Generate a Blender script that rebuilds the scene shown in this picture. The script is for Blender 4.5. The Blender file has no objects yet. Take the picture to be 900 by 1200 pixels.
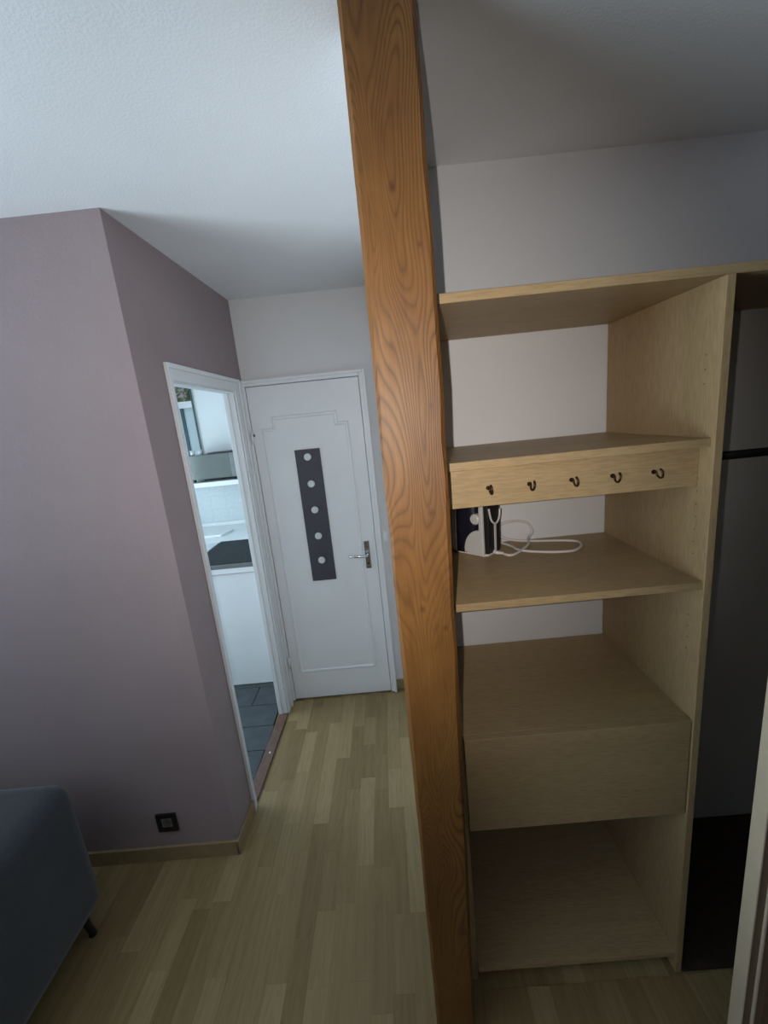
import bpy, bmesh, math, random
from mathutils import Vector, Matrix
random.seed(7)
SC = bpy.context.scene
COL = SC.collection
PI = math.pi

# ------------------------------------------------------------------ camera
CAM_H, FPX = 1.7734, 487.26
YAW, PITCH, ROLL = -0.0154, 0.2192, -0.0996
F = Vector((math.sin(YAW)*math.cos(PITCH), math.cos(YAW)*math.cos(PITCH), -math.sin(PITCH)))
R0 = Vector((math.cos(YAW), -math.sin(YAW), 0)); U0 = R0.cross(F)
RR = R0*math.cos(ROLL) + U0*math.sin(ROLL); UU = -R0*math.sin(ROLL) + U0*math.cos(ROLL)
ROT = Matrix((RR, UU, -F)).transposed().to_4x4()
cd = bpy.data.cameras.new('camera'); cam = bpy.data.objects.new('camera', cd); COL.objects.link(cam)
cd.sensor_fit = 'VERTICAL'; cd.sensor_height = 24; cd.lens = 24*FPX/1200; cd.clip_start = 0.02
cam.matrix_world = Matrix.Translation((0, 0, CAM_H)) @ ROT
SC.camera = cam

# ------------------------------------------------------------------ light
SC.view_settings.view_transform = 'Standard'; SC.view_settings.look = 'None'
SC.view_settings.gamma = 1; SC.view_settings.use_curve_mapping = False
SC.view_settings.exposure = 0.0
w = bpy.data.worlds.new('overcast_sky'); SC.world = w; w.use_nodes = True
w.node_tree.nodes['Background'].inputs[0].default_value = (0.62, 0.82, 1.0, 1)
w.node_tree.nodes['Background'].inputs[1].default_value = 1.1
# the phone's own flash, a few centimetres left of the lens
fl = bpy.data.lights.new('phone_flash', 'SPOT'); flo = bpy.data.objects.new('phone_flash', fl); COL.objects.link(flo)
fl.energy = 42; fl.color = (1.0, 0.93, 0.86); fl.shadow_soft_size = 0.004
fl.spot_size = math.radians(100); fl.spot_blend = 1.0
flo.matrix_world = Matrix.Translation(Vector((0, 0, CAM_H)) + RR*-0.04 + F*0.01) @ ROT @ Matrix.Rotation(math.radians(9), 4, 'X') @ Matrix.Rotation(math.radians(2), 4, 'Y')
def area_light(name, loc, rot, sx, sy, watts, color, spread=180):
    l = bpy.data.lights.new(name, 'AREA'); l.shape = 'RECTANGLE'; l.size = sx; l.size_y = sy
    l.energy = watts; l.color = color; l.spread = math.radians(spread)
    o = bpy.data.objects.new(name, l); COL.objects.link(o); o.location = loc; o.rotation_euler = rot
    return o
# daylight entering by the living room window (left of the camera) and by the kitchen's side window
area_light('living_room_daylight', (-3.12, -0.3, 1.2), (0, -PI/2 - 0.7, 0), 1.5, 1.9, 75, (0.73, 0.88, 1.0), 110)
area_light('kitchen_daylight', (-2.62, 2.4, 1.35), (0, -PI/2, 0), 1.1, 1.3, 42, (0.66, 0.86, 1.0))

# ------------------------------------------------------------------ measures
H = 2.486; XA = -0.797; YA = 1.45; YB = 2.476; YC = 0.952; NB = 1.427
XL, XR, YR = -3.05, 1.78, -2.4          # living room: left wall, right wall, rear wall
KX0, KY0, KY1 = -2.55, 1.57, 3.95       # kitchen
SK = 0.0244                              # the hallway wall is a little out of square

# ------------------------------------------------------------------ materials
MATS = {}
def newmat(name):
    m = bpy.data.materials.new(name); m.use_nodes = True
    nt = m.node_tree; b = nt.nodes['Principled BSDF']; MATS[name] = m
    return m, nt, b
def N(nt, t, **kw):
    n = nt.nodes.new(t)
    for k, v in kw.items(): setattr(n, k, v)
    return n
def ramp(nt, fac, stops):
    r = N(nt, 'ShaderNodeValToRGB'); e = r.color_ramp.elements
    while len(e) < len(stops): e.new(0.5)
    for i, (p, c) in enumerate(stops): e[i].position = p; e[i].color = (*c, 1)
    nt.links.new(fac, r.inputs[0]); return r.outputs[0]
def coords(nt, scale, kind='Object', offset_random=False, rot=(0, 0, 0)):
    tc = N(nt, 'ShaderNodeTexCoord'); mp = N(nt, 'ShaderNodeMapping')
    mp.inputs['Scale'].default_value = scale; mp.inputs['Rotation'].default_value = rot
    src = tc.outputs[kind]
    if offset_random:
        oi = N(nt, 'ShaderNodeObjectInfo'); sc = N(nt, 'ShaderNodeVectorMath', operation='SCALE')
        cb = N(nt, 'ShaderNodeCombineXYZ')
        for i in range(3): nt.links.new(oi.outputs['Random'], cb.inputs[i])
        sc.inputs['Scale'].default_value = 37.0; nt.links.new(cb.outputs[0], sc.inputs[0])
        ad = N(nt, 'ShaderNodeVectorMath', operation='ADD')
        nt.links.new(src, ad.inputs[0]); nt.links.new(sc.outputs[0], ad.inputs[1]); src = ad.outputs[0]
    nt.links.new(src, mp.inputs[0]); return mp.outputs[0]
def noise(nt, vec, scale, detail=4, rough=0.5, dist=0.0):
    n = N(nt, 'ShaderNodeTexNoise'); n.inputs['Scale'].default_value = scale; n.inputs['Detail'].default_value = detail
    n.inputs['Roughness'].default_value = rough; n.inputs['Distortion'].default_value = dist
    nt.links.new(vec, n.inputs['Vector']); return n.outputs['Fac']
def bump(nt, b, fac, strength, dist=0.002):
    n = N(nt, 'ShaderNodeBump'); n.inputs['Strength'].default_value = strength; n.inputs['Distance'].default_value = dist
    nt.links.new(fac, n.inputs['Height']); nt.links.new(n.outputs[0], b.inputs['Normal'])
def math_(nt, op, a, b=None, c=None):
    n = N(nt, 'ShaderNodeMath', operation=op)
    for i, v in enumerate((a, b, c)):
        if v is None: continue
        if isinstance(v, (int, float)): n.inputs[i].default_value = v
        else: nt.links.new(v, n.inputs[i])
    return n.outputs[0]
def mixc(nt, fac, c1, c2, mode='MIX'):
    n = N(nt, 'ShaderNodeMixRGB', blend_type=mode)
    for i, v in enumerate((fac, c1, c2)):
        if isinstance(v, (int, float)): n.inputs[i].default_value = v
        elif isinstance(v, tuple): n.inputs[i].default_value = (*v, 1)
        else: nt.links.new(v, n.inputs[i])
    return n.outputs[0]
def plain(name, col, rough=0.5, metal=0.0, var=0.06, scale=14, bumpy=0.0, bscale=120, spec=0.5):
    m, nt, b = newmat(name)
    f = noise(nt, coords(nt, (1, 1, 1)), scale, 5)
    lo = tuple(max(0, c*(1-var)) for c in col); hi = tuple(min(1, c*(1+var)) for c in col)
    nt.links.new(ramp(nt, f, [(0.3, lo), (0.7, hi)]), b.inputs['Base Color'])
    b.inputs['Roughness'].default_value = rough; b.inputs['Metallic'].default_value = metal
    b.inputs['Specular IOR Level'].default_value = spec
    if bumpy: bump(nt, b, noise(nt, coords(nt, (1, 1, 1)), bscale, 3), bumpy)
    return m
def plaster(name, col, grain, var=0.03):
    m, nt, b = newmat(name)
    v = coords(nt, (1, 1, 1))
    f = noise(nt, v, 2.5, 6)
    nt.links.new(ramp(nt, f, [(0.3, tuple(c*(1-var) for c in col)), (0.7, tuple(c*(1+var) for c in col))]), b.inputs['Base Color'])
    b.inputs['Roughness'].default_value = 0.85; b.inputs['Specular IOR Level'].default_value = 0.2
    bump(nt, b, noise(nt, v, grain, 3, 0.6), 0.35, 0.0025)
    return m
plaster('white_ceiling', (0.74, 0.75, 0.76), 160)
plaster('white_wall', (0.66, 0.66, 0.67), 220)
plaster('purple_wall', (0.30, 0.238, 0.243), 190, 0.04)
plaster('kitchen_wall', (0.78, 0.80, 0.80), 200)
plain('white_paint', (0.70, 0.71, 0.72), 0.42, var=0.02, scale=5)
plain('white_laminate', (0.80, 0.82, 0.83), 0.35, var=0.02, scale=4)
plain('black_plastic', (0.007, 0.007, 0.008), 0.4)
plain('black_gloss', (0.012, 0.012, 0.022), 0.16)
plain('black_metal', (0.012, 0.012, 0.012), 0.45)
plain('iron_white', (0.62, 0.61, 0.60), 0.3, var=0.03)
plain('cord_white', (0.62, 0.60, 0.57), 0.5, var=0.05)
plain('bronze', (0.05, 0.028, 0.016), 0.38, 0.75)
plain('chrome', (0.62, 0.63, 0.64), 0.2, 1.0, var=0.05)
plain('silver', (0.72, 0.74, 0.76), 0.3, 0.25, var=0.05)
plain('steel_dark', (0.18, 0.19, 0.19), 0.3, 0.8, var=0.1)
plain('charcoal', (0.048, 0.047, 0.062), 0.55, var=0.12, scale=30)
plain('socket_grey', (0.22, 0.23, 0.24), 0.5)
plain('worktop_black', (0.022, 0.026, 0.027), 0.6, var=0.35, scale=90, spec=0.2)
plain('worktop_edge_sheen', (0.16, 0.165, 0.165), 0.4)  # paler than the slab: reflection on the edge put into the colour
plain('microwave_front', (0.13, 0.14, 0.13), 0.18, 0.4, var=0.1, scale=3)
plain('tile_white', (0.60, 0.66, 0.67), 0.3, var=0.06, scale=40, bumpy=0.25, bscale=45)
plain('kitchen_tile', (0.05, 0.058, 0.064), 0.5, var=0.3, scale=12, bumpy=0.2, bscale=60)
plain('grout', (0.09, 0.095, 0.1), 0.8)
plain('grout_white', (0.6, 0.62, 0.62), 0.8)
plain('threshold_wood', (0.13, 0.07, 0.05), 0.5, var=0.25, scale=40)
plain('closet_floor_shade', (0.035, 0.02, 0.015), 0.6, var=0.3, scale=25)  # closet floor, darkened in colour to stand for the compartment's shade
plain('cream_wood', (0.55, 0.46, 0.33), 0.5, var=0.05, scale=20)
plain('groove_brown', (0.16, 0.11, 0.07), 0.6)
plain('seal_green', (0.035, 0.075, 0.08), 0.5)
plain('bark', (0.05, 0.035, 0.025), 0.9, var=0.3, bumpy=0.5, bscale=40)
plain('outside_render', (0.33, 0.27, 0.24), 0.9, var=0.25, scale=2)
plain('leaf', (0.10, 0.13, 0.018), 0.6, var=0.5, scale=6)
plain('grass', (0.08, 0.12, 0.02), 0.9, var=0.4, scale=8)
plain('skirting', (0.28, 0.205, 0.105), 0.45, var=0.12, scale=30)

def fabric(name, col):
    m, nt, b = newmat(name)
    v = coords(nt, (1, 1, 1))
    f = noise(nt, v, 260, 2); g = noise(nt, v, 5, 4)
    c = ramp(nt, f, [(0.3, tuple(x*0.7 for x in col)), (0.7, tuple(x*1.3 for x in col))])
    c2 = ramp(nt, g, [(0.3, (0.85, 0.85, 0.85)), (0.7, (1.1, 1.1, 1.1))])
    nt.links.new(mixc(nt, 1.0, c, c2, 'MULTIPLY'), b.inputs['Base Color'])
    b.inputs['Roughness'].default_value = 0.9; b.inputs['Sheen Weight'].default_value = 0.25
    bump(nt, b, f, 0.4, 0.001)
fabric('sofa_fabric', (0.032, 0.037, 0.044))

def beech(name, axis):
    m, nt, b = newmat(name)
    sc = [55, 55, 55]; sc[axis] = 2.2
    v = coords(nt, tuple(sc), offset_random=True)
    f = noise(nt, v, 1.0, 5, 0.6)
    s2 = [9, 9, 9]; s2[axis] = 0.9
    g = noise(nt, coords(nt, tuple(s2), offset_random=True), 1.0, 3)
    s3 = [300, 300, 300]; s3[axis] = 26
    h = noise(nt, coords(nt, tuple(s3)), 1.0, 2)
    c = ramp(nt, f, [(0.25, (0.345, 0.240, 0.118)), (0.75, (0.425, 0.305, 0.160))])
    c = mixc(nt, 0.5, c, ramp(nt, g, [(0.3, (0.345, 0.243, 0.124)), (0.7, (0.425, 0.305, 0.165))]))
    c = mixc(nt, 0.35, c, ramp(nt, h, [(0.4, (0.55, 0.55, 0.55)), (0.55, (1, 1, 1))]), 'MULTIPLY')
    nt.links.new(c, b.inputs['Base Color'])
    b.inputs['Roughness'].default_value = 0.48; b.inputs['Specular IOR Level'].default_value = 0.35
beech('beech_x', 0); beech('beech_y', 1); beech('beech_z', 2)

def oak_post():
    m, nt, b = newmat('oak_post')
    tc = N(nt, 'ShaderNodeTexCoord')
    base = noise(nt, coords(nt, (9.5, 5, 2.1)), 1.0, 1.2, 0.4, 0.35)
    ctr = math_(nt, 'PINGPONG', math_(nt, 'MULTIPLY', base, 42.0), 0.5)
    lines = ramp(nt, ctr, [(0.0, (0.36, 0.30, 0.24)), (0.2, (0.88, 0.85, 0.82)), (0.5, (1.06, 1.06, 1.04))])
    fib = noise(nt, coords(nt, (240, 240, 9)), 1.0, 3, 0.6)
    fibc = ramp(nt, fib, [(0.32, (0.72, 0.68, 0.62)), (0.6, (1, 1, 1))])
    blot = noise(nt, coords(nt, (7, 7, 2.6)), 1.0, 4, 0.6)
    col = ramp(nt, blot, [(0.3, (0.125, 0.051, 0.012)), (0.5, (0.17, 0.075, 0.018)), (0.72, (0.22, 0.105, 0.028))])
    strength = ramp(nt, noise(nt, coords(nt, (3, 3, 1.3)), 1.0, 2), [(0.40, (0.08, 0.08, 0.08)), (0.6, (0.95, 0.95, 0.95))])
    col = mixc(nt, strength, col, mixc(nt, 1.0, col, lines, 'MULTIPLY'))
    col = mixc(nt, 0.55, col, fibc, 'MULTIPLY')
    # knots
    for (kx, kz, r) in ((0.085, 1.575, 0.011), (0.058, 2.17, 0.009), (0.1, 2.075, 0.006), (0.05, 1.36, 0.009), (0.098, 1.31, 0.008), (0.099, 1.79, 0.006)):
        d = N(nt, 'ShaderNodeVectorMath', operation='SUBTRACT'); nt.links.new(tc.outputs['Object'], d.inputs[0]); d.inputs[1].default_value = (kx, 0.0, kz)
        s = N(nt, 'ShaderNodeVectorMath', operation='MULTIPLY'); nt.links.new(d.outputs[0], s.inputs[0]); s.inputs[1].default_value = (1, 0.3, 0.75)
        ln = N(nt, 'ShaderNodeVectorMath', operation='LENGTH'); nt.links.new(s.outputs[0], ln.inputs[0])
        k = ramp(nt, math_(nt, 'DIVIDE', ln.outputs['Value'], r), [(0.0, (0.85, 0.85, 0.85)), (1.0, (0, 0, 0))])
        col = mixc(nt, k, col, (0.07, 0.025, 0.008))
    nt.links.new(col, b.inputs['Base Color'])
    b.inputs['Roughness'].default_value = 0.5; b.inputs['Specular IOR Level'].default_value = 0.35
    bump(nt, b, math_(nt, 'ADD', math_(nt, 'MULTIPLY', fib, 0.4), ctr), 0.25, 0.0012)
oak_post()

def laminate(name, brick=False):
    m, nt, b = newmat(name)
    oi = N(nt, 'ShaderNodeObjectInfo')
    if brick:
        br = N(nt, 'ShaderNodeTexBrick'); br.inputs['Scale'].default_value = 1
        br.inputs['Brick Width'].default_value = 0.45; br.inputs['Row Height'].default_value = 0.065; br.inputs['Mortar Size'].default_value = 0.0006
        br.inputs['Color1'].default_value = (0, 0, 0, 1); br.inputs['Color2'].default_value = (1, 1, 1, 1)
        nt.links.new(coords(nt, (1, 1, 1), rot=(0, 0, PI/2)), br.inputs['Vector']); tone = br.outputs['Color']
    else: tone = oi.outputs['Random']
    c = ramp(nt, tone, [(0.0, (0.215, 0.150, 0.064)), (0.5, (0.265, 0.193, 0.088)), (1.0, (0.33, 0.250, 0.124))])
    f = noise(nt, coords(nt, (60, 2.5, 30), offset_random=not brick), 1.0, 5, 0.6, 0.3)
    c = mixc(nt, 0.7, c, ramp(nt, f, [(0.3, (0.80, 0.77, 0.72)), (0.65, (1.06, 1.06, 1.06))]), 'MULTIPLY')
    g = noise(nt, coords(nt, (16, 1.6, 10), offset_random=not brick), 1.0, 2, 0.5, 0.6)
    pp_ = math_(nt, 'PINGPONG', math_(nt, 'MULTIPLY', g, 9.0), 0.5)
    c = mixc(nt, 0.45, c, ramp(nt, pp_, [(0.0, (0.80, 0.76, 0.70)), (0.25, (1, 1, 1))]), 'MULTIPLY')
    nt.links.new(c, b.inputs['Base Color'])
    b.inputs['Roughness'].default_value = 0.42; b.inputs['Specular IOR Level'].default_value = 0.4
laminate('laminate'); laminate('laminate_far', True)

def glassmat(name, frosted):
    m, nt, b = newmat(name); nt.nodes.remove(b)
    out = nt.nodes['Material Output']
    if frosted:
        a = N(nt, 'ShaderNodeBsdfTranslucent'); a.inputs[0].default_value = (0.86, 0.93, 0.95, 1)
        g = N(nt, 'ShaderNodeBsdfDiffuse'); g.inputs[0].default_value = (0.8, 0.85, 0.88, 1); f = 0.3
    else:
        a = N(nt, 'ShaderNodeBsdfTransparent'); g = N(nt, 'ShaderNodeBsdfGlossy'); g.inputs['Roughness'].default_value = 0.02; f = 0.05
    mx = N(nt, 'ShaderNodeMixShader'); mx.inputs[0].default_value = f
    nt.links.new(a.outputs[0], mx.inputs[1]); nt.links.new(g.outputs[0], mx.inputs[2]); nt.links.new(mx.outputs[0], out.inputs[0])
glassmat('clear_glass', False); glassmat('frosted_glass', True)

# ------------------------------------------------------------------ helpers
def wloc(o):
    v = Vector((0, 0, 0))
    while o is not None: v += o.location; o = o.parent
    return v
def props(o, label=None, cat=None, group=None, kind=None):
    if label: o['label'] = label
    if cat: o['category'] = cat
    if group: o['group'] = group
    if kind: o['kind'] = kind
    return o
def empty(name, loc, label=None, cat=None, group=None, kind=None):
    o = bpy.data.objects.new(name, None); COL.objects.link(o); o.location = loc
    o.empty_display_size = 0.05
    return props(o, label, cat, group, kind)
def link(name, bm, mat, parent=None, loc=(0, 0, 0), smooth=False):
    """bm is in world coordinates; loc (world) becomes the origin."""
    loc = Vector(loc)
    bmesh.ops.translate(bm, verts=bm.verts, vec=-loc)
    bmesh.ops.recalc_face_normals(bm, faces=bm.faces)
    me = bpy.data.meshes.new(name); bm.to_mesh(me); bm.free()
    me.materials.append(MATS[mat])
    if smooth:
        for p in me.polygons: p.use_smooth = True
    o = bpy.data.objects.new(name, me); COL.objects.link(o)
    if parent: o.parent = parent; o.location = loc - wloc(parent)
    else: o.location = loc
    return o
def bm_hexa(bm, pts):
    vs = [bm.verts.new(p) for p in pts]
    for f in ((0, 1, 2, 3), (4, 5, 6, 7), (0, 1, 5, 4), (1, 2, 6, 5), (2, 3, 7, 6), (3, 0, 4, 7)):
        bm.faces.new([vs[i] for i in f])
    return vs
def bm_box(bm, x0, x1, y0, y1, z0, z1, fn=None):
    pts = [(x0, y0, z0), (x1, y0, z0), (x1, y1, z0), (x0, y1, z0), (x0, y0, z1), (x1, y0, z1), (x1, y1, z1), (x0, y1, z1)]
    if fn: pts = [fn(*p) for p in pts]
    return bm_hexa(bm, pts)
def bev(bm, r, seg=2):
    if r > 0: bmesh.ops.bevel(bm, geom=list(bm.edges), offset=r, segments=seg, profile=0.5, affect='EDGES', clamp_overlap=True)
def box(name, x0, x1, y0, y1, z0, z1, mat, parent=None, r=0.0, seg=2, fn=None, smooth=False):
    bm = bmesh.new(); bm_box(bm, x0, x1, y0, y1, z0, z1, fn); bmesh.ops.recalc_face_normals(bm, faces=bm.faces); bev(bm, r, seg)
    c = ((x0+x1)/2, (y0+y1)/2, z0)
    if fn: c = fn(*c)
    return link(name, bm, mat, parent, c, smooth)
def smooth_pts(pts, n=6, closed=False):
    P = [Vector(p) for p in pts]; out = []
    m = len(P)
    for i in range(m if closed else m-1):
        if closed: a, b, c, d = P[(i-1) % m], P[i], P[(i+1) % m], P[(i+2) % m]
        else: a, b, c, d = P[max(i-1, 0)], P[i], P[i+1], P[min(i+2, m-1)]
        for k in range(n):
            t = k/n
            out.append(0.5*((2*b) + (c-a)*t + (2*a-5*b+4*c-d)*t*t + (3*b-a-3*c+d)*t**3))
    if not closed: out.append(P[-1])
    return out
def bm_tube(bm, pts, r, n=8, closed=False):
    P = [Vector(p) for p in pts]; m = len(P); rings = []
    prev = None
    for i in range(m):
        if closed: t = P[(i+1) % m] - P[(i-1) % m]
        else: t = P[min(i+1, m-1)] - P[max(i-1, 0)]
        t.normalize()
        if prev is None:
            u = t.orthogonal().normalized()
        else:
            u = prev - t*prev.dot(t)
            u = u.normalized() if u.length > 1e-6 else t.orthogonal().normalized()
        prev = u; v = t.cross(u)
        rad = r[i] if isinstance(r, (list, tuple)) else r
        rings.append([bm.verts.new(P[i] + (u*math.cos(2*PI*k/n) + v*math.sin(2*PI*k/n))*rad) for k in range(n)])
    for i in range(m if closed else m-1):
        a, b = rings[i], rings[(i+1) % m]
        for k in range(n): bm.faces.new((a[k], a[(k+1) % n], b[(k+1) % n], b[k]))
    if not closed:
        bm.faces.new(rings[0][::-1]); bm.faces.new(rings[-1])
def tube(name, pts, r, mat, parent=None, n=8, sm=0, closed=False):
    bm = bmesh.new(); P = smooth_pts(pts, sm, closed) if sm else pts
    if sm and isinstance(r, list):
        r = [r[min(i//sm, len(r)-1)] + (r[min(i//sm+1, len(r)-1)] - r[min(i//sm, len(r)-1)])*(i % sm)/sm for i in range(len(P))]
    bm_tube(bm, P, r, n, closed)
    return link(name, bm, mat, parent, pts[0], True)
def disc(name, c, axis, r, depth, mat, parent=None, n=20, bevel=0.0):
    """short cylinder, c = centre of its back face, axis = unit vector it rises along"""
    bm = bmesh.new(); a = Vector(axis).normalized(); u = a.orthogonal().normalized(); v = a.cross(u); c = Vector(c)
    prof = [(r, 0)] + ([(r, depth-bevel), (r-bevel, depth)] if bevel else [(r, depth)])
    rings = [[bm.verts.new(c + (u*math.cos(2*PI*k/n) + v*math.sin(2*PI*k/n))*q + a*d) for k in range(n)] for q, d in prof]
    for i in range(len(rings)-1):
        for k in range(n): bm.faces.new((rings[i][k], rings[i][(k+1) % n], rings[i+1][(k+1) % n], rings[i+1][k]))
    bm.faces.new(rings[0][::-1]); bm.faces.new(rings[-1])
    return link(name, bm, mat, parent, c)
def prism(name, outline, fn, d0, d1, mat, parent=None, r=0.0, seg=2, loc=(0, 0, 0), smooth=False):
    """outline in 2D (a,b); fn(a,b,d) -> world point; extruded from d0 to d1"""
    bm = bmesh.new()
    A = [bm.verts.new(fn(a, b, d0)) for a, b in outline]; B = [bm.verts.new(fn(a, b, d1)) for a, b in outline]
    n = len(outline)
    bm.faces.new(A[::-1]); bm.faces.new(B)
    for k in range(n): bm.faces.new((A[k], A[(k+1) % n], B[(k+1) % n], B[k]))
    bmesh.ops.recalc_face_normals(bm, faces=bm.faces); bev(bm, r, seg)
    return link(name, bm, mat, parent, loc, smooth)

# ------------------------------------------------------------------ setting
S = 'structure'
fl_ = props(box('floor', XL-0.1, XR+0.1, YR-0.1, YB+0.2, -0.05, -0.004, 'laminate_far'), 'oak strip laminate floor of the living room and hallway', 'floor', kind=S)
# planks in view: strips 65 mm wide running towards the back wall
PW = 0.070
meshes = {}
def plank_mesh(L):
    key = round(L, 3)
    if key not in meshes:
        bm = bmesh.new(); bm_box(bm, -PW/2+0.00005, PW/2-0.00005, 0.0001, key-0.0001, -0.0036, 0.0)
        bmesh.ops.recalc_face_normals(bm, faces=bm.faces)
        top = [e for e in bm.edges if all(v.co.z > -0.0005 for v in e.verts)]
        bmesh.ops.bevel(bm, geom=top, offset=0.00025, segments=1, affect='EDGES')
        me = bpy.data.meshes.new('plank'); bm.to_mesh(me); bm.free(); me.materials.append(MATS['laminate']); meshes[key] = me
    return meshes[key]
LEN = [0.22, 0.29, 0.36, 0.43, 0.5]
ncol = 0
x = -1.468
while x < 1.30:
    xc = x + PW/2
    y0 = 0.50 + random.choice([0, 0.05, 0.1, 0.15]) - 0.1
    if x + PW < -0.79: yend = YA - 0.002
    elif xc < 0.0: yend = YB - 0.04
    elif xc < 0.13: yend = 0.83
    else: yend = 0.945
    while y0 < yend - 0.02:
        L = random.choice(LEN)
        if y0 + L > yend - 0.06: L = yend - y0
        o = bpy.data.objects.new('plank', plank_mesh(L)); COL.objects.link(o)
        o.parent = fl_; o.location = Vector((xc, y0, 0)) - fl_.location
        y0 += round(L, 3)
    x += PW
props(box('ceiling', KX0-0.1, XR+0.1, YR-0.1, KY1+0.1, H, H+0.08, 'white_ceiling'), 'white textured plaster ceiling', 'ceiling', kind=S)
# left (purple) wall facing the camera
props(box('wall_left', XL, XA-0.045, YA, YA+0.10, -0.05, H, 'purple_wall'), 'mauve painted wall behind the sofa', 'wall', kind=S)
# hallway wall with the kitchen doorway, slightly out of square
def HW(n, y, z): return (XA + SK*(y-YA) + n, y, z)     # n = distance out of the wall face (towards the hallway)
DY0, DY1, DZ = 1.672, 2.33, 2.0
bm = bmesh.new()
TH = 0.045
bm_box(bm, -TH, 0, YA, DY0, -0.05, H, HW); bm_box(bm, -TH, 0, DY0, DY1, DZ, H, HW); bm_box(bm, -TH, 0, DY1, YB, -0.05, H, HW)
wh = props(link('wall_hallway', bm, 'purple_wall', None, (XA, YA, 0)), 'mauve painted hallway wall around the kitchen doorway', 'wall', kind=S)
# back wall of the hallway
props(box('wall_back', -0.80, 0.0, YB, YB+0.08, -0.05, H, 'white_wall'), 'white hallway end wall around the panelled door', 'wall', kind=S)
# partition between hallway and closet, and the closet's own walls
props(box('wall_partition', 0.0, 0.116, YC+0.008, YB+0.08, -0.05, H, 'white_wall'), 'white partition wall hidden behind the oak post', 'wall', kind=S)
props(box('wall_closet', 0.116, XR, NB, NB+0.08, -0.05, H, 'white_wall'), 'white plaster wall behind the open shelves', 'wall', kind=S)
props(box('wall_right', XR, XR+0.1, YR, NB+0.08, -0.05, H, 'purple_wall'), 'mauve side wall at the end of the closet', 'wall', kind=S)
props(box('wall_rear', XL-0.1, XR+0.1, YR-0.1, YR, -0.05, H, 'purple_wall'), 'mauve wall behind the camera', 'wall', kind=S)
# window wall on the far left with its window
bm = bmesh.new()
WY0, WY1, WZ0, WZ1 = -1.3, 0.7, 0.35, 2.0
bm_box(bm, XL-0.1, XL, YR, WY0, -0.05, H); bm_box(bm, XL-0.1, XL, WY1, YA+0.1, -0.05, H)
bm_box(bm, XL-0.1, XL, WY0, WY1, -0.05, WZ0); bm_box(bm, XL-0.1, XL, WY0, WY1, WZ1, H)
props(link('wall_window', bm, 'white_wall', None, (XL, 0, 0)), 'white window wall at the far left of the living room', 'wall', kind=S)
def window(name, x, y0, y1, z0, z1, label):
    t = empty(name, (x, (y0+y1)/2, z0), label, 'window', kind=S)
    for a, b, c, d in ((y0, y0+.05, z0, z1), (y1-.05, y1, z0, z1), (y0+.05, y1-.05, z0, z0+.05), (y0+.05, y1-.05, z1-.05, z1)):
        box('window_frame', x-.03, x+.03, a, b, c, d, 'white_paint', t)
    ym = (y0+y1)/2
    box('mullion', x-.03, x+.03, ym-.03, ym+.03, z0+.05, z1-.05, 'white_paint', t)
    for a, b in ((y0+.05, ym-.03), (ym+.03, y1-.05)):
        box('window_pane', x-.004, x, a, b, z0+.05, z1-.05, 'clear_glass', t)
window('window_1', XL-0.035, WY0, WY1, WZ0, WZ1, 'white two-pane living room window')

# baseboards
props(box('baseboard_left', XL, XA+0.009, YA-0.012, YA-0.0005, 0.0005, 0.072, 'skirting', r=0.002), 'oak baseboard along the mauve wall', 'baseboard', kind=S)
props(box('baseboard_hallway', 0.0005, 0.011, YA-0.012, DY0-0.03, 0.0005, 0.070, 'skirting', r=0.002, fn=HW), 'short oak baseboard between the wall corner and kitchen doorway', 'baseboard', kind=S)
props(box('baseboard_back', -0.066, -0.001, YB-0.012, YB-0.0005, 0.0005, 0.072, 'skirting', r=0.002), 'short oak baseboard beside the white door, against the post', 'baseboard', kind=S)

# ------------------------------------------------------------------ kitchen doorway casing
t = empty('trim_1', (XA, DY0, 0), 'white painted casing around the kitchen doorway', 'door frame', kind=S)
def hb(name, n0, n1, y0, y1, z0, z1, mat='white_paint', p=t, r=0.003): return box(name, n0, n1, y0, y1, z0, z1, mat, p, r=r, fn=HW)
hb('casing', 0.0005, 0.010, DY0-0.034, DY0+0.004, 0, DZ+0.060)
hb('casing', 0.0005, 0.010, DY1-0.004, DY1+0.075, 0, DZ+0.060)
hb('casing', 0.0005, 0.0095, DY0+0.004, DY1-0.004, DZ-0.004, DZ+0.060)
hb('casing_bead', 0.010, 0.016, DY0-0.034, DY0-0.018, 0, DZ+0.060)
hb('casing_bead', 0.010, 0.018, DY1+0.052, DY1+0.075, 0, DZ+0.060)
hb('casing_bead', 0.0095, 0.0165, DY0-0.018, DY1+0.052, DZ+0.040, DZ+0.060)
hb('jamb_lining', -TH-0.01, 0.0005, DY0, DY0+0.010, 0, DZ)
hb('jamb_lining', -TH-0.01, 0.0005, DY1-0.012, DY1, 0, DZ)
hb('jamb_lining', -TH-0.01, 0.0005, DY0+0.010, DY1-0.012, DZ-0.012, DZ)
hb('door_stop', -TH-0.01, -0.03, DY1-0.020, DY1-0.012, 0, DZ-0.012)
hb('filler_board', 0.0005, 0.010, DY1+0.075, YB-0.003, 0, DZ+0.055)
th = props(hb('threshold', -0.055, 0.004, DY0+0.011, DY1-0.013, 0.0002, 0.010, 'threshold_wood', None, 0.004), 'dark reddish wooden threshold strip in the kitchen doorway', 'threshold')
disc('screw', HW(-0.022, 1.995, 0.010), (0, 0, 1), 0.006, 0.0015, 'silver', th)

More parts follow.
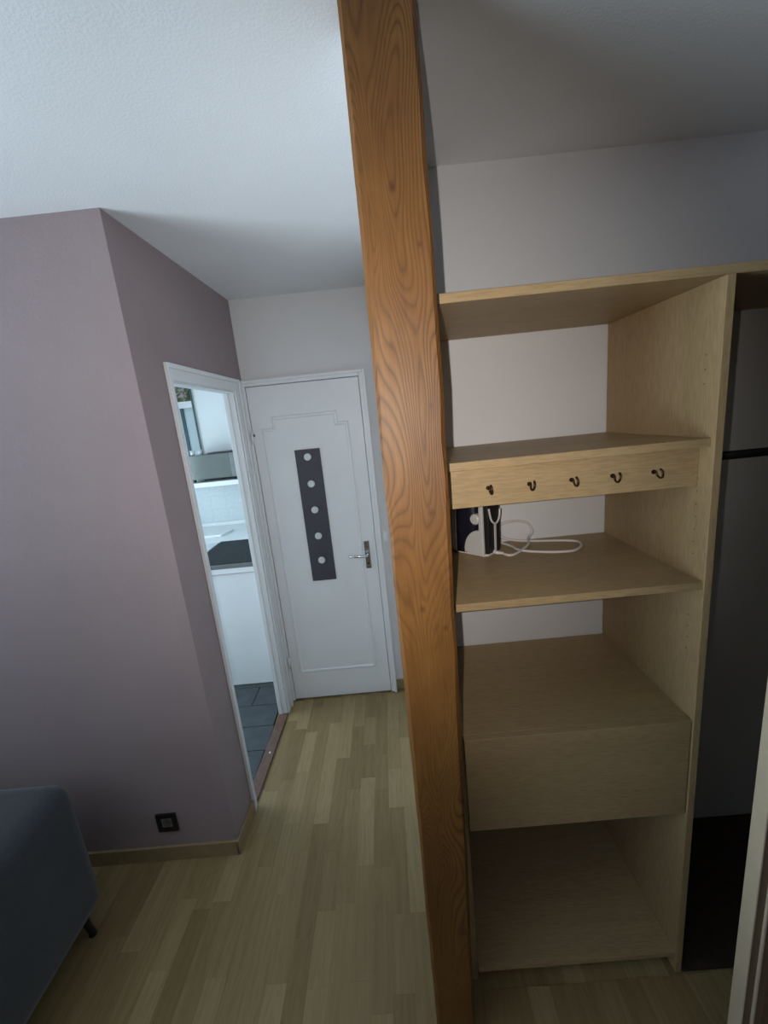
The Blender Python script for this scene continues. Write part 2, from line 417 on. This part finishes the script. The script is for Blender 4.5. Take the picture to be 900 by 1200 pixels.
# ------------------------------------------------------------------ white panelled door and its frame
DX0, DX1, DT = -0.748, -0.108, 2.02
t = empty('trim_2', (DX0, YB, 0), 'white painted frame around the panelled hallway door', 'door frame', kind=S)
box('casing', DX0-0.021, DX0-0.003, YB-0.030, YB-0.0005, 0, DT+0.038, 'white_paint', t, 0.003)
box('casing', DX1+0.003, DX1+0.040, YB-0.030, YB-0.0005, 0, DT+0.038, 'white_paint', t, 0.003)
box('casing', DX0-0.003, DX1+0.003, YB-0.030, YB-0.0005, DT+0.004, DT+0.038, 'white_paint', t, 0.003)
box('casing_bead', DX1+0.024, DX1+0.040, YB-0.040, YB-0.030, 0, DT+0.038, 'white_paint', t, 0.003)
box('casing_bead', DX0-0.021, DX1+0.024, YB-0.040, YB-0.030, DT+0.022, DT+0.038, 'white_paint', t, 0.003)
d = box('door_1', DX0, DX1, YB-0.026, YB-0.0005, 0.008, DT, 'white_paint', None, 0.003)
props(d, 'white panelled door at the end of the hallway', 'door', kind=S)
def bead(name, pts, wd=0.011, parent=d):
    """raised moulding along a closed loop of x,z points on the door face"""
    bm = bmesh.new(); n = len(pts); yf = YB-0.026
    P = [Vector((a, 0, b)) for a, b in pts]; off = []
    rows = []
    for q, dep in ((-wd, 0.0), (-wd*0.4, 0.006), (wd*0.4, 0.006), (wd, 0.0)):
        ring = []
        for i in range(n):
            e0 = (P[i]-P[i-1]).normalized(); e1 = (P[(i+1) % n]-P[i]).normalized()
            n0 = Vector((-e0.z, 0, e0.x)); n1 = Vector((-e1.z, 0, e1.x))
            mdir = (n0+n1)/(1+n0.dot(n1))
            ring.append(bm.verts.new(P[i] + mdir*q + Vector((0, yf-dep, 0))))
        rows.append(ring)
    for a, b in zip(rows, rows[1:]):
        for i in range(n): bm.faces.new((a[i], a[(i+1) % n], b[(i+1) % n], b[i]))
    return link(name, bm, 'white_paint', parent, (pts[0][0], yf, pts[0][1]))
bead('panel_moulding', [(-0.682, 0.208), (-0.200, 0.208), (-0.200, 1.775), (-0.262, 1.775), (-0.262, 1.838), (-0.618, 1.838), (-0.618, 1.775), (-0.682, 1.775)])
hd = box('handle_plate', -0.182, -0.146, YB-0.033, YB-0.0262, 0.882, 1.062, 'chrome', d, 0.004)
tube('lever', [(-0.165, YB-0.033, 0.978), (-0.165, YB-0.075, 0.978), (-0.178, YB-0.083, 0.978), (-0.225, YB-0.083, 0.98), (-0.275, YB-0.081, 0.983)], [0.009, 0.009, 0.009]+[0.008]*2, 'chrome', hd, 10)
disc('keyhole', (-0.164, YB-0.033, 0.915), (0, -1, 0), 0.007, 0.002, 'black_plastic', hd)
for z in (1.74, 0.28):
    tube('hinge', [(DX0-0.003, YB-0.034, z-0.04), (DX0-0.003, YB-0.034, z+0.04)], 0.007, 'silver', d, 10)
disc('hinge_screw', (DX0+0.004, YB-0.026, 1.752), (0, -1, 0), 0.008, 0.004, 'black_metal', d)
# dark board with five knobs on the door
t = empty('knob_board', (-0.449, YB-0.026, 0.832), 'tall dark grey board with five round pale knobs on the white door', 'knob board')
box('board', -0.522, -0.374, YB-0.034, YB-0.0265, 0.832, 1.646, 'charcoal', t, 0.002)
for z in (1.601, 1.442, 1.284, 1.121, 0.966):
    k = disc('knob', (-0.449, YB-0.034, z), (0, -1, 0), 0.021, 0.012, 'silver', t, 24, 0.004)
    disc('knob_cap', (-0.449, YB-0.046, z), (0, -1, 0), 0.008, 0.0015, 'silver', k, 16, 0.0007)
# light switch next to the door
t = empty('light_switch', (-0.055, YB, 1.02), 'small white light switch between the door frame and the post', 'light switch')
box('switch_plate', -0.066, -0.024, YB-0.008, YB-0.0005, 1.03, 1.11, 'white_paint', t, 0.003)
box('rocker', -0.056, -0.034, YB-0.012, YB-0.008, 1.045, 1.095, 'white_laminate', t, 0.002)

# wall socket with black frame on the mauve wall
t = empty('wall_socket', (-1.072, YA, 0.15), 'black framed square wall socket low on the mauve wall', 'socket')
bm = bmesh.new(); a0, a1, b0, b1, w_ = -1.114, -1.030, 0.152, 0.238, 0.018
for q in ((a0, a1, b0, b0+w_), (a0, a1, b1-w_, b1), (a0, a0+w_, b0+w_, b1-w_), (a1-w_, a1, b0+w_, b1-w_)): bm_box(bm, q[0], q[1], YA-0.010, YA-0.0005, q[2], q[3])
link('socket_frame', bm, 'black_plastic', t, (-1.072, YA, 0.152))
box('socket_insert', a0+w_, a1-w_, YA-0.006, YA-0.0005, b0+w_, b1-w_, 'socket_grey', t, 0.002)
disc('socket_well', (-1.072, YA-0.006, 0.195), (0, -1, 0), 0.019, 0.002, 'steel_dark', t, 20)

# ------------------------------------------------------------------ oak post
bm = bmesh.new()
PY0, PY1 = 0.842, YC+0.004
zs = [0.0005 + (H-0.001)*i/26 for i in range(27)]
rings = []
rnd = random.Random(3)
def right_edge(z):
    pts = [(0, 0.101), (0.6, 0.110), (1.2, 0.119), (1.8, 0.1265), (2.486, 0.1235)]
    for (za, xa), (zb, xb) in zip(pts, pts[1:]):
        if z <= zb: return xa + (xb-xa)*(z-za)/(zb-za)
    return pts[-1][1]
for z in zs:
    j = lambda s: rnd.uniform(-s, s)
    xl = -0.0065 + j(0.0010); xr = right_edge(z) + j(0.0012); c = 0.007 + j(0.002); c2 = 0.008 + j(0.002); y0 = PY0 + j(0.0008)
    rings.append([bm.verts.new(p) for p in ((xl+c, y0, z), (xr-c2, y0, z), (xr, y0+c2, z), (xr, PY1-0.004, z), (xr-0.004, PY1, z), (xl+0.004, PY1, z), (xl, PY1-0.004, z), (xl, y0+c, z))])
for a, b in zip(rings, rings[1:]):
    for k in range(8): bm.faces.new((a[k], a[(k+1) % 8], b[(k+1) % 8], b[k]))
bm.faces.new(rings[0][::-1]); bm.faces.new(rings[-1])
props(link('wooden_post', bm, 'oak_post', None, (0, PY0, 0)), 'tall knotty orange-brown oak post from floor to ceiling', 'post')

# ------------------------------------------------------------------ beech shelf unit
X0, X1, XP = 0.138, 0.750, 0.769
t = empty('shelf_unit', (X0, YC, 0), 'beech closet shelf unit with hook rail and deep drawer front beside the oak post', 'shelf unit')
BK = NB-0.004
sp = box('side_panel', X1, XP, YC, BK, 0.0, 1.998, 'beech_z', t, 0.0012)
box('side_panel', 0.118, X0, YC+0.02, BK, 0.0, 1.998, 'beech_z', t, 0.0012)
box('side_panel', 1.58, 1.60, YC, BK, 0.0, 1.998, 'beech_z', t, 0.0012)
box('top_board', 0.118, 1.60, YC+0.0005, BK, 1.998, 2.018, 'beech_x', t, 0.0012)
box('shelf', X0, X1, YC+0.012, BK, 1.638, 1.658, 'beech_x', t, 0.0012)
box('shelf', X0, X1, YC+0.004, BK, 1.287, 1.307, 'beech_x', t, 0.0012)
box('shelf', X0, X1, YC+0.025, BK, 0.890, 0.910, 'beech_x', t, 0.0012)
box('shelf', X0, X1-0.0, YC+0.006, BK, 0.056, 0.075, 'beech_x', t, 0.0012)
box('plinth', X0, X1, YC+0.05, YC+0.068, 0.0, 0.056, 'beech_x', t)
df = box('drawer_front', X0+0.001, X1-0.003, YC+0.004, YC+0.0245, 0.607, 0.910, 'beech_x', t, 0.0015)
dr = box('drawer_box', X0+0.02, X1-0.02, YC+0.025, BK-0.05, 0.625, 0.80, 'beech_y', t)
rail = box('hook_rail', X0, X1, YC+0.046, YC+0.064, 1.541, 1.6378, 'beech_x', t, 0.0012)
yr = YC+0.046
for i, hx in enumerate((0.2425, 0.3425, 0.4445, 0.5435, 0.6425)):
    z = 1.586
    ang = [0.1, -0.15, 0.12, -0.1, 0.2][i]            # each hook is screwed in to a different angle
    ca, sa = math.cos(ang), math.sin(ang)
    hk = disc('hook', (hx, yr, z), (0, -1, 0), 0.0055, 0.0025, 'bronze', rail, 14)
    pts = []
    # shank out of the wood, then a round curl that opens upwards
    loc = [(0.0, 0.0), (0.008, 0.0)] + [(0.020 - 0.012*math.cos(a)*1.0, -0.012*math.sin(a)) for a in [q*PI*1.35/8 for q in range(9)]]
    for (out, dn) in loc:
        # side is the curl's plane turned about the shank
        pts.append((hx + dn*-sa*1.0, yr - 0.0025 - out, z + dn*ca))
    tube('hook_curl', pts, 0.0025, 'bronze', hk, 7, 2)
for zc in [1.40+0.032*k for k in range(-1, 6)] + [1.20-0.032*k for k in range(4)] + [1.78, 1.812, 1.844]:
    for yy in (YC+0.045,):
        disc('pin_hole', (X1, yy, zc), (-1, 0, 0), 0.0022, 0.0004, 'groove_brown', sp, 8)
rod = tube('hanging_rod', [(XP, 1.2, 1.575), (1.58, 1.2, 1.575)], 0.0125, 'black_metal', t, 16)
disc('rod_socket', (XP, 1.2, 1.575), (1, 0, 0), 0.022, 0.008, 'black_metal', rod)
props(box('closet_floor_shade', XP+0.001, 1.579, YC+0.0, NB-0.001, 0.0, 0.006, 'closet_floor_shade'), 'floor board in the hanging closet, shade painted in as dark brown', 'floor board')  # added board; the closet's shade is put into its dark colour

# closet door standing ajar in front of the hanging compartment: its grooved cream edge is at the right of the photo
t = empty('closet_door', (1.585, 0.94, 0.0), 'ajar closet door with cream grooved edge at the right side', 'door')
Z0, Z1 = 0.002, 2.05
box('edge_strip', 0.729, 0.7335, 0.711, 0.745, Z0, Z1, 'cream_wood', t, 0.001)
box('groove', 0.7337, 0.7535, 0.714, 0.745, Z0, Z1, 'groove_brown', t)
box('bead', 0.7537, 0.760, 0.709, 0.745, Z0, Z1, 'cream_wood', t, 0.0015)
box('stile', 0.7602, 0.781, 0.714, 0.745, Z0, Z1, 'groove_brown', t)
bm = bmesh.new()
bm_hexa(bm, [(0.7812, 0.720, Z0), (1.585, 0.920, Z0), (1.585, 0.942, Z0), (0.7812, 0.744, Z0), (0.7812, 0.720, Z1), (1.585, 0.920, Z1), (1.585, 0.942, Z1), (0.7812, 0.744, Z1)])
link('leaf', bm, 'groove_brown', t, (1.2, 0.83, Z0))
for z in (0.3, 1.7): tube('hinge', [(1.591, 0.944, z-0.04), (1.591, 0.944, z+0.04)], 0.006, 'silver', t, 10)

# ------------------------------------------------------------------ steam iron standing on its heel
ZI = 1.3075
IC = Vector((0.284, 1.345, ZI)); IA = math.radians(-50)
iu = Vector((math.cos(IA), math.sin(IA), 0)); iw = Vector((-math.sin(IA), math.cos(IA), 0))
def I3(u, w2, z): return tuple(IC + iu*u + iw*w2 + Vector((0, 0, z)))
t = empty('steam_iron', IC, 'black and white steam iron standing on its heel on the middle shelf', 'iron')
def sole_outline(sc, z0, ztop, hw):
    pts = [(-hw*sc, z0), (hw*sc, z0)]
    L = ztop-z0
    side = [(hw*sc*math.sqrt(max(0, 1-(q/8)**2.2)), z0 + L*(q/8)) for q in range(1, 8)]
    return pts + side + [(0, ztop)] + [(-a, b) for a, b in reversed(side)]
def loft(name, secs, mat, parent, smooth=True):
    bm = bmesh.new(); R_ = []
    for u, ol in secs: R_.append([bm.verts.new(I3(u, a, b)) for a, b in ol])
    n = len(R_[0])
    for a, b in zip(R_, R_[1:]):
        for k in range(n): bm.faces.new((a[k], a[(k+1) % n], b[(k+1) % n], b[k]))
    bm.faces.new(R_[0][::-1]); bm.faces.new(R_[-1])
    return link(name, bm, mat, parent, IC, smooth)
loft('soleplate', [(-0.070, sole_outline(0.96, 0.012, 0.262, 0.052)), (-0.067, sole_outline(1, 0.010, 0.265, 0.052)), (-0.060, sole_outline(1, 0.010, 0.265, 0.052))], 'silver', t, False)
loft('skirt', [(-0.0598, sole_outline(0.98, 0.008, 0.262, 0.052)), (-0.050, sole_outline(0.97, 0.006, 0.258, 0.052))], 'iron_white', t)
loft('body', [(-0.0498, sole_outline(0.97, 0.006, 0.255, 0.050)), (-0.030, sole_outline(0.95, 0.006, 0.248, 0.050)), (-0.008, sole_outline(0.86, 0.006, 0.232, 0.049)), (0.010, sole_outline(0.68, 0.010, 0.205, 0.047)), (0.020, sole_outline(0.42, 0.018, 0.17, 0.044))], 'black_gloss', t)
# white heel plate
prism('heel', [(-0.064, -0.040), (-0.056, -0.046), (0.050, -0.040), (0.062, -0.026), (0.062, 0.026), (0.050, 0.040), (-0.056, 0.046), (-0.064, 0.040)], lambda a, b, d: I3(a, b, d), 0.0, 0.0075, 'iron_white', t, 0.002, 2, IC)
# white shell: quarter-round cheeks low on both sides, sweeping up into the handle's spine
cheek = [(-0.022, 0.007)] + [(0.040 - 0.062*math.cos(q*PI/2/8), 0.012 + 0.076*math.sin(q*PI/2/8)) for q in range(9)] + [(0.044, 0.200), (0.030, 0.225), (0.036, 0.232), (0.056, 0.212), (0.056, 0.007)]
for s in (-1, 1):
    prism('shell_cheek', cheek, lambda a, b, d: I3(a, d*s, b), 0.0345, 0.0455, 'iron_white', t, 0.004, 2, IC)
prism('handle', [(0.034, 0.008), (0.068, 0.008), (0.070, 0.11), (0.066, 0.215), (0.045, 0.245), (-0.01, 0.235), (-0.005, 0.222), (0.036, 0.212), (0.042, 0.11)], lambda a, b, d: I3(a, d, b), -0.034, 0.034, 'black_plastic', t, 0.006, 3, IC, False)
prism('handle_stripe', [(0.0695, 0.014), (0.0715, 0.014), (0.0735, 0.107), (0.0710, 0.107)], lambda a, b, d: I3(a, d, b), -0.0045, 0.0045, 'iron_white', t, 0.0, 2, IC)
tube('thumb_rest', [I3(0.0715, -0.029, 0.160), I3(0.0735, -0.021, 0.122), I3(0.0745, 0.0, 0.107), I3(0.0735, 0.021, 0.122), I3(0.0715, 0.029, 0.150)], 0.0034, 'iron_white', t, 8, 5)
for s in (-1, 1):
    disc('steam_dial', I3(0.022, s*0.026, 0.122), iw*s, 0.018, 0.018, 'iron_white', t, 20, 0.004)
cordz = ZI+0.0046
def cz(x, y, dz=0.0): return (x, y, cordz+dz)
tube('power_cord', [I3(0.062, 0.0, 0.012), cz(0.345, 1.292, 0.001), cz(0.366, 1.262), cz(0.40, 1.282), cz(0.452, 1.340, 0.004), cz(0.47, 1.392, 0.01), (0.491, 1.412, 1.335), (0.482, 1.417, 1.362), (0.454, 1.418, 1.377), (0.405, 1.418, 1.379), (0.371, 1.415, 1.366), (0.366, 1.41, 1.345), (0.385, 1.40, 1.328), cz(0.42, 1.392, 0.006), cz(0.492, 1.380), cz(0.57, 1.360), cz(0.612, 1.338), cz(0.613, 1.305), cz(0.59, 1.268), cz(0.552, 1.248), cz(0.481, 1.261), cz(0.413, 1.299, 0.0), cz(0.396, 1.355, 0.0), cz(0.366, 1.404, 0.003)], 0.0044, 'cord_white', t, 8, 6)
tube('cord_sleeve', [I3(0.060, 0.0, 0.013), I3(0.075, -0.004, 0.010), cz(0.352, 1.281, 0.002)], [0.0075, 0.006, 0.0045], 'iron_white', t, 10, 4)

# ------------------------------------------------------------------ sofa
t = empty('sofa', (-2.1, 0.8, 0), 'blue-grey fabric sofa with rounded arm in front of the mauve wall', 'sofa')
SXR = -1.212
def soft(name, x0, x1, y0, y1, z0, z1, r, seg=5): return box(name, x0, x1, y0, y1, z0, z1, 'sofa_fabric', t, r, seg, smooth=True)
soft('arm', SXR-0.36, SXR, 0.32, 1.252, 0.10, 0.650, 0.07)
soft('arm', -2.95, -2.72, 0.32, 1.252, 0.10, 0.650, 0.07)
soft('back', -2.72, SXR-0.36, 1.02, 1.250, 0.10, 0.652, 0.085)
soft('base', -2.72, SXR-0.36, 0.36, 1.02, 0.10, 0.28, 0.02, 3)
for i in range(2):
    a = -2.715 + i*0.571
    soft('seat_cushion', a, a+0.568, 0.33, 1.015, 0.282, 0.43, 0.04, 4)
for (lx, ly) in ((-1.262, 1.185), (-1.262, 0.40), (-2.90, 1.185), (-2.90, 0.40)):
    tube('leg', [(lx, ly, 0.002), (lx, ly, 0.012), (lx-0.006, ly-0.004, 0.05), (lx-0.012, ly-0.01, 0.125)], [0.014, 0.011, 0.012, 0.018], 'black_metal', t, 12)

# ------------------------------------------------------------------ kitchen
props(box('floor_kitchen', KX0, XA+0.03, KY0, KY1, -0.05, -0.004, 'grout'), 'dark grey tiled kitchen floor', 'floor', kind=S)
kf = bpy.data.objects['floor_kitchen']
for i in range(6):
    for jx in range(3):
        x1 = -0.845 - jx*0.40 - (0.2 if i % 2 else 0) + 0.2; x0 = x1-0.40; y0 = KY0+0.06+i*0.20; y1 = y0+0.20
        x1 = min(x1, -0.838)
        if x1-x0 < 0.05 or y1 > 2.9: continue
        box('tile', x0+.002, x1-.002, y0+.002, y1-.002, -0.004, 0.0, 'kitchen_tile', kf, 0.001, 1)
props(box('wall_kitchen_back', KX0-0.1, -0.80, KY1, KY1+0.1, -0.05, 1.40, 'kitchen_wall'), 'white kitchen wall behind the worktop', 'wall', kind=S)
kb = bpy.data.objects['wall_kitchen_back']
KWX0, KWX1, KWZ0, KWZ1 = -2.30, -1.70, 1.40, 2.33
box('wall_piece', KX0-0.1, KWX0, KY1, KY1+0.1, 1.40, H, 'kitchen_wall', kb)
box('wall_piece', KWX1, -0.80, KY1, KY1+0.1, 1.40, H, 'kitchen_wall', kb)
box('wall_piece', KWX0, KWX1, KY1, KY1+0.1, KWZ1, H, 'kitchen_wall', kb)
props(box('wall_kitchen_front', KX0, XA-TH, KY0-0.02, KY0, -0.05, H, 'kitchen_wall'), 'white kitchen wall backing the mauve wall', 'wall', kind=S)
props(box('wall_kitchen_right', -0.80, -0.70, YB+0.08, KY1+0.1, -0.05, H, 'kitchen_wall'), 'white kitchen side wall', 'wall', kind=S)
bm = bmesh.new()
bm_box(bm, KX0-0.1, KX0, KY0, 1.72, -0.05, H); bm_box(bm, KX0-0.1, KX0, 3.08, KY1, -0.05, H)
bm_box(bm, KX0-0.1, KX0, 1.72, 3.08, -0.05, 0.75); bm_box(bm, KX0-0.1, KX0, 1.72, 3.08, 1.95, H)
props(link('wall_kitchen_left', bm, 'kitchen_wall', None, (KX0, 2.9, 0)), 'white kitchen window wall', 'wall', kind=S)
window('window_2', KX0-0.035, 1.72, 3.08, 0.75, 1.95, 'white two-pane side window of the kitchen')
# back window: clear transom above, frosted light below
t = empty('window_3', (-2.0, KY1, KWZ0), 'kitchen back window with clear transom over a frosted pane', 'window', kind=S)
yw0, yw1 = KY1-0.012, KY1+0.05
for a, b, c, e in ((KWX0, KWX0+.05, KWZ0, KWZ1), (KWX1-.012, KWX1, KWZ0, KWZ1), (KWX0+.05, KWX1-.012, KWZ0, KWZ0+.06), (KWX0+.05, KWX1-.012, KWZ1-.03, KWZ1)):
    box('window_frame', a, b, yw0, yw1, c, e, 'white_paint', t, 0.002)
box('transom_bar', KWX0+.05, KWX1-.012, yw0, yw1, 2.045, 2.105, 'white_paint', t, 0.002)
box('window_pane', KWX0+.05, KWX1-.012, KY1+.012, KY1+.016, 2.105, KWZ1-.03, 'clear_glass', t)
box('window_pane', KWX0+.05, KWX1-.012, KY1+.012, KY1+.016, KWZ0+.06, 2.045, 'frosted_glass', t)
box('window_seal', -1.835, -1.808, KY1-.004, KY1+.011, KWZ0+.06, 2.045, 'seal_green', t)
box('window_seal', KWX1-.010, KWX1+.004, yw0-.008, yw0, KWZ0, KWZ1, 'seal_green', t)
rodk = tube('curtain_rod', [(-1.79, KY1-0.03, 2.245), (-1.665, KY1-0.03, 2.235)], 0.004, 'black_metal', None, 8)
props(rodk, 'thin dark curtain rod end at the top of the kitchen back window', 'curtain rod')
disc('rod_end', (-1.665, KY1-0.03, 2.235), (1, 0, 0), 0.010, 0.012, 'black_metal', rodk)

# base units, one per carcass
def base_unit(x0, x1, label):
    t = empty('base_cabinet', ((x0+x1)/2, 2.68, 0), label, 'cabinet', 'white kitchen base units')
    box('carcass', x0, x1, 2.694, 3.26, 0.0, 0.858, 'white_laminate', t)
    box('cabinet_door', x0+.003, x1-.003, 2.674, 2.6935, 0.003, 0.850, 'white_laminate', t, 0.003)
base_unit(-1.305, -0.812, 'white kitchen base unit under the dark worktop, nearest the doorway')
base_unit(-1.905, -1.307, 'white kitchen base unit left of the one by the doorway')
# dark worktop; the reflection on its front lip is painted as paler grey
t = empty('dark_worktop', (-1.1, 2.65, 0.86), 'dark grey speckled worktop on the white kitchen units', 'worktop')
box('slab', -1.405, -0.812, 2.668, 3.285, 0.8985, 0.926, 'worktop_black', t, 0.002)
box('lip', -1.405, -0.812, 2.652, 2.6678, 0.896, 0.924, 'worktop_edge_sheen', t, 0.004)
props(box('front_rail', -1.905, -0.812, 2.655, 3.26, 0.8585, 0.8955, 'white_laminate', None, 0.002), 'white front rail beneath the dark worktop', 'rail')
# white worktop running along the back wall
t = empty('white_worktop', (-1.6, 3.3, 0), 'white worktop along the kitchen back wall', 'worktop')
box('slab', -2.5, -0.812, 3.287, 3.946, 0.885, 0.920, 'white_laminate', t, 0.002)
box('slab', -1.905, -1.407, 2.668, 3.287, 0.8958, 0.920, 'white_laminate', t, 0.002)
box('support_panel', -2.48, -2.46, 3.30, 3.94, 0.0, 0.885, 'white_laminate', t)
box('support_panel', -0.85, -0.83, 3.30, 3.94, 0.0, 0.885, 'white_laminate', t)
box('upstand', -2.5, -0.812, 3.932, 3.9455, 0.9205, 0.955, 'white_laminate', t, 0.002)
bd = prism('cutting_board', [(-1.80, 3.47), (-1.475, 3.475), (-1.432, 3.66), (-1.80, 3.665)], lambda a, b, d_: (a, b, d_), 0.9205, 0.937, 'white_laminate', None, 0.003, 2, (-1.6, 3.5, 0.9205))
props(bd, 'flat white board lying on the kitchen worktop', 'board')
bd = prism('folded_sheet', [(-1.56, 3.02), (-1.412, 3.05), (-1.412, 3.26), (-1.60, 3.24)], lambda a, b, d_: (a, b, d_), 0.9205, 0.9265, 'tile_white', None, 0.001, 1, (-1.5, 3.1, 0.9205))
props(bd, 'flat pale sheet on the worktop left of the dark slab', 'sheet')
# backsplash tiles
tz = 0.9555
for r_ in range(3):
    for c_ in range(8):
        a = -0.815 - c_*0.15
        box('tile', a-.1497, a, KY1-.006, KY1-.0003, tz+r_*.128+.0002, tz+(r_+1)*.128-.0002, 'tile_white', kb, 0.0003, 1)
# wall shelf and microwave
sh = box('wall_shelf', -2.45, -0.812, 3.60, KY1-.0065, 1.345, 1.385, 'white_laminate', None, 0.002)
props(sh, 'white wall shelf carrying the microwave in the kitchen', 'shelf')
t = empty('microwave', (-1.5, 3.65, 1.385), 'dark grey microwave with mirror-like front on the kitchen shelf', 'microwave')
MX0, MX1, MZ0, MZ1 = -1.735, -1.265, 1.408, 1.620
box('body', MX0, MX1, 3.672, 3.93, MZ0, MZ1, 'steel_dark', t, 0.004)
dr = box('front_door', MX0, MX1-0.09, 3.655, 3.6715, MZ0, MZ1, 'microwave_front', t, 0.003)
box('control_panel', MX1-0.0895, MX1, 3.655, 3.6715, MZ0, MZ1, 'steel_dark', t, 0.003)
for fx in (MX0+.03, MX1-.05):
    for fy in (3.68, 3.90):
        disc('foot', (fx, fy, 1.385), (0, 0, 1), 0.014, 0.0235, 'black_plastic', t, 12)
ct = prism('dish_cloth', [(-1.56, 3.70), (-1.46, 3.69), (-1.36, 3.70), (-1.27, 3.70), (-1.27, 3.86), (-1.40, 3.87), (-1.56, 3.86)], lambda a, b, d_: (a, b, d_), MZ1+.0003, MZ1+.012, 'charcoal', None, 0.003, 2, (-1.42, 3.78, MZ1))
props(ct, 'dark folded cloth on top of the microwave', 'cloth')
for gx, lab in ((-1.70, 'small glass on the left end of the microwave top'), (-1.635, 'small glass beside the dark cloth on the microwave')):
    bm = bmesh.new(); n = 14; prof = [(0.016, 0), (0.018, 0.002), (0.021, 0.045), (0.019, 0.045), (0.016, 0.006), (0.0, 0.006)]
    rg = [[bm.verts.new((gx+max(q, 1e-4)*math.cos(2*PI*k/n), 3.73+max(q, 1e-4)*math.sin(2*PI*k/n), MZ1+.0003+h)) for k in range(n)] for q, h in prof]
    for a, b in zip(rg, rg[1:]):
        for k in range(n): bm.faces.new((a[k], a[(k+1) % n], b[(k+1) % n], b[k]))
    bm.faces.new(rg[0][::-1])
    props(link('drinking_glass', bm, 'silver', None, (gx, 3.73, MZ1), True), lab, 'glass')

# outdoors beyond the kitchen's back window
props(box('ground', -9, 3, KY1+0.12, 12, -0.2, -0.1, 'grass'), 'grass outside the kitchen window', 'ground', kind=S)
gw = box('neighbour_wall', -8, -1.5, 9.4, 9.6, -0.1, 6.0, 'outside_render'); props(gw, 'brownish house wall seen through the kitchen transom', 'wall', kind=S)
t = empty('garden_tree', (-3.05, 7.0, -0.1), 'green tree with dark trunk outside the kitchen transom', 'tree')
tube('trunk', [(-3.05, 7.0, -0.1), (-3.02, 7.0, 1.5), (-3.04, 7.02, 2.6), (-3.0, 7.0, 3.6), (-3.03, 7.0, 4.5)], [0.10, 0.085, 0.07, 0.05, 0.03], 'bark', t, 10)
bm = bmesh.new(); rl = random.Random(5)
def leaf(c, s):
    n = Vector((rl.uniform(-1, 1), rl.uniform(-1, 1), rl.uniform(-.3, 1))).normalized(); u = n.orthogonal().normalized(); v = n.cross(u)
    q = [bm.verts.new(Vector(c) + u*a*s + v*b*s + n*e*s) for a, b, e in ((-1, 0, 0), (0, -.45, .12), (1, 0, 0), (0, .45, .12))]
    bm.faces.new((q[0], q[1], q[2])); bm.faces.new((q[0], q[2], q[3]))
for _ in range(2600):
    a = rl.uniform(0, 2*PI); r_ = rl.random()**.6
    leaf((-3.05+1.0*r_*math.cos(a), 7.0+.7*r_*math.sin(a), rl.choice([2.2, 2.45, 2.1]) + rl.uniform(-.5, .22)), rl.uniform(.03, .06))
for _ in range(700):
    a = rl.uniform(0, 2*PI); r_ = rl.random()**.6
    leaf((-3.05+1.1*r_*math.cos(a), 7.0+.8*r_*math.sin(a), 4.0 + rl.uniform(-.6, .8)), rl.uniform(.04, .07))
props(link('foliage', bm, 'leaf', t, (-3.05, 7.0, 2.0)), kind='stuff')
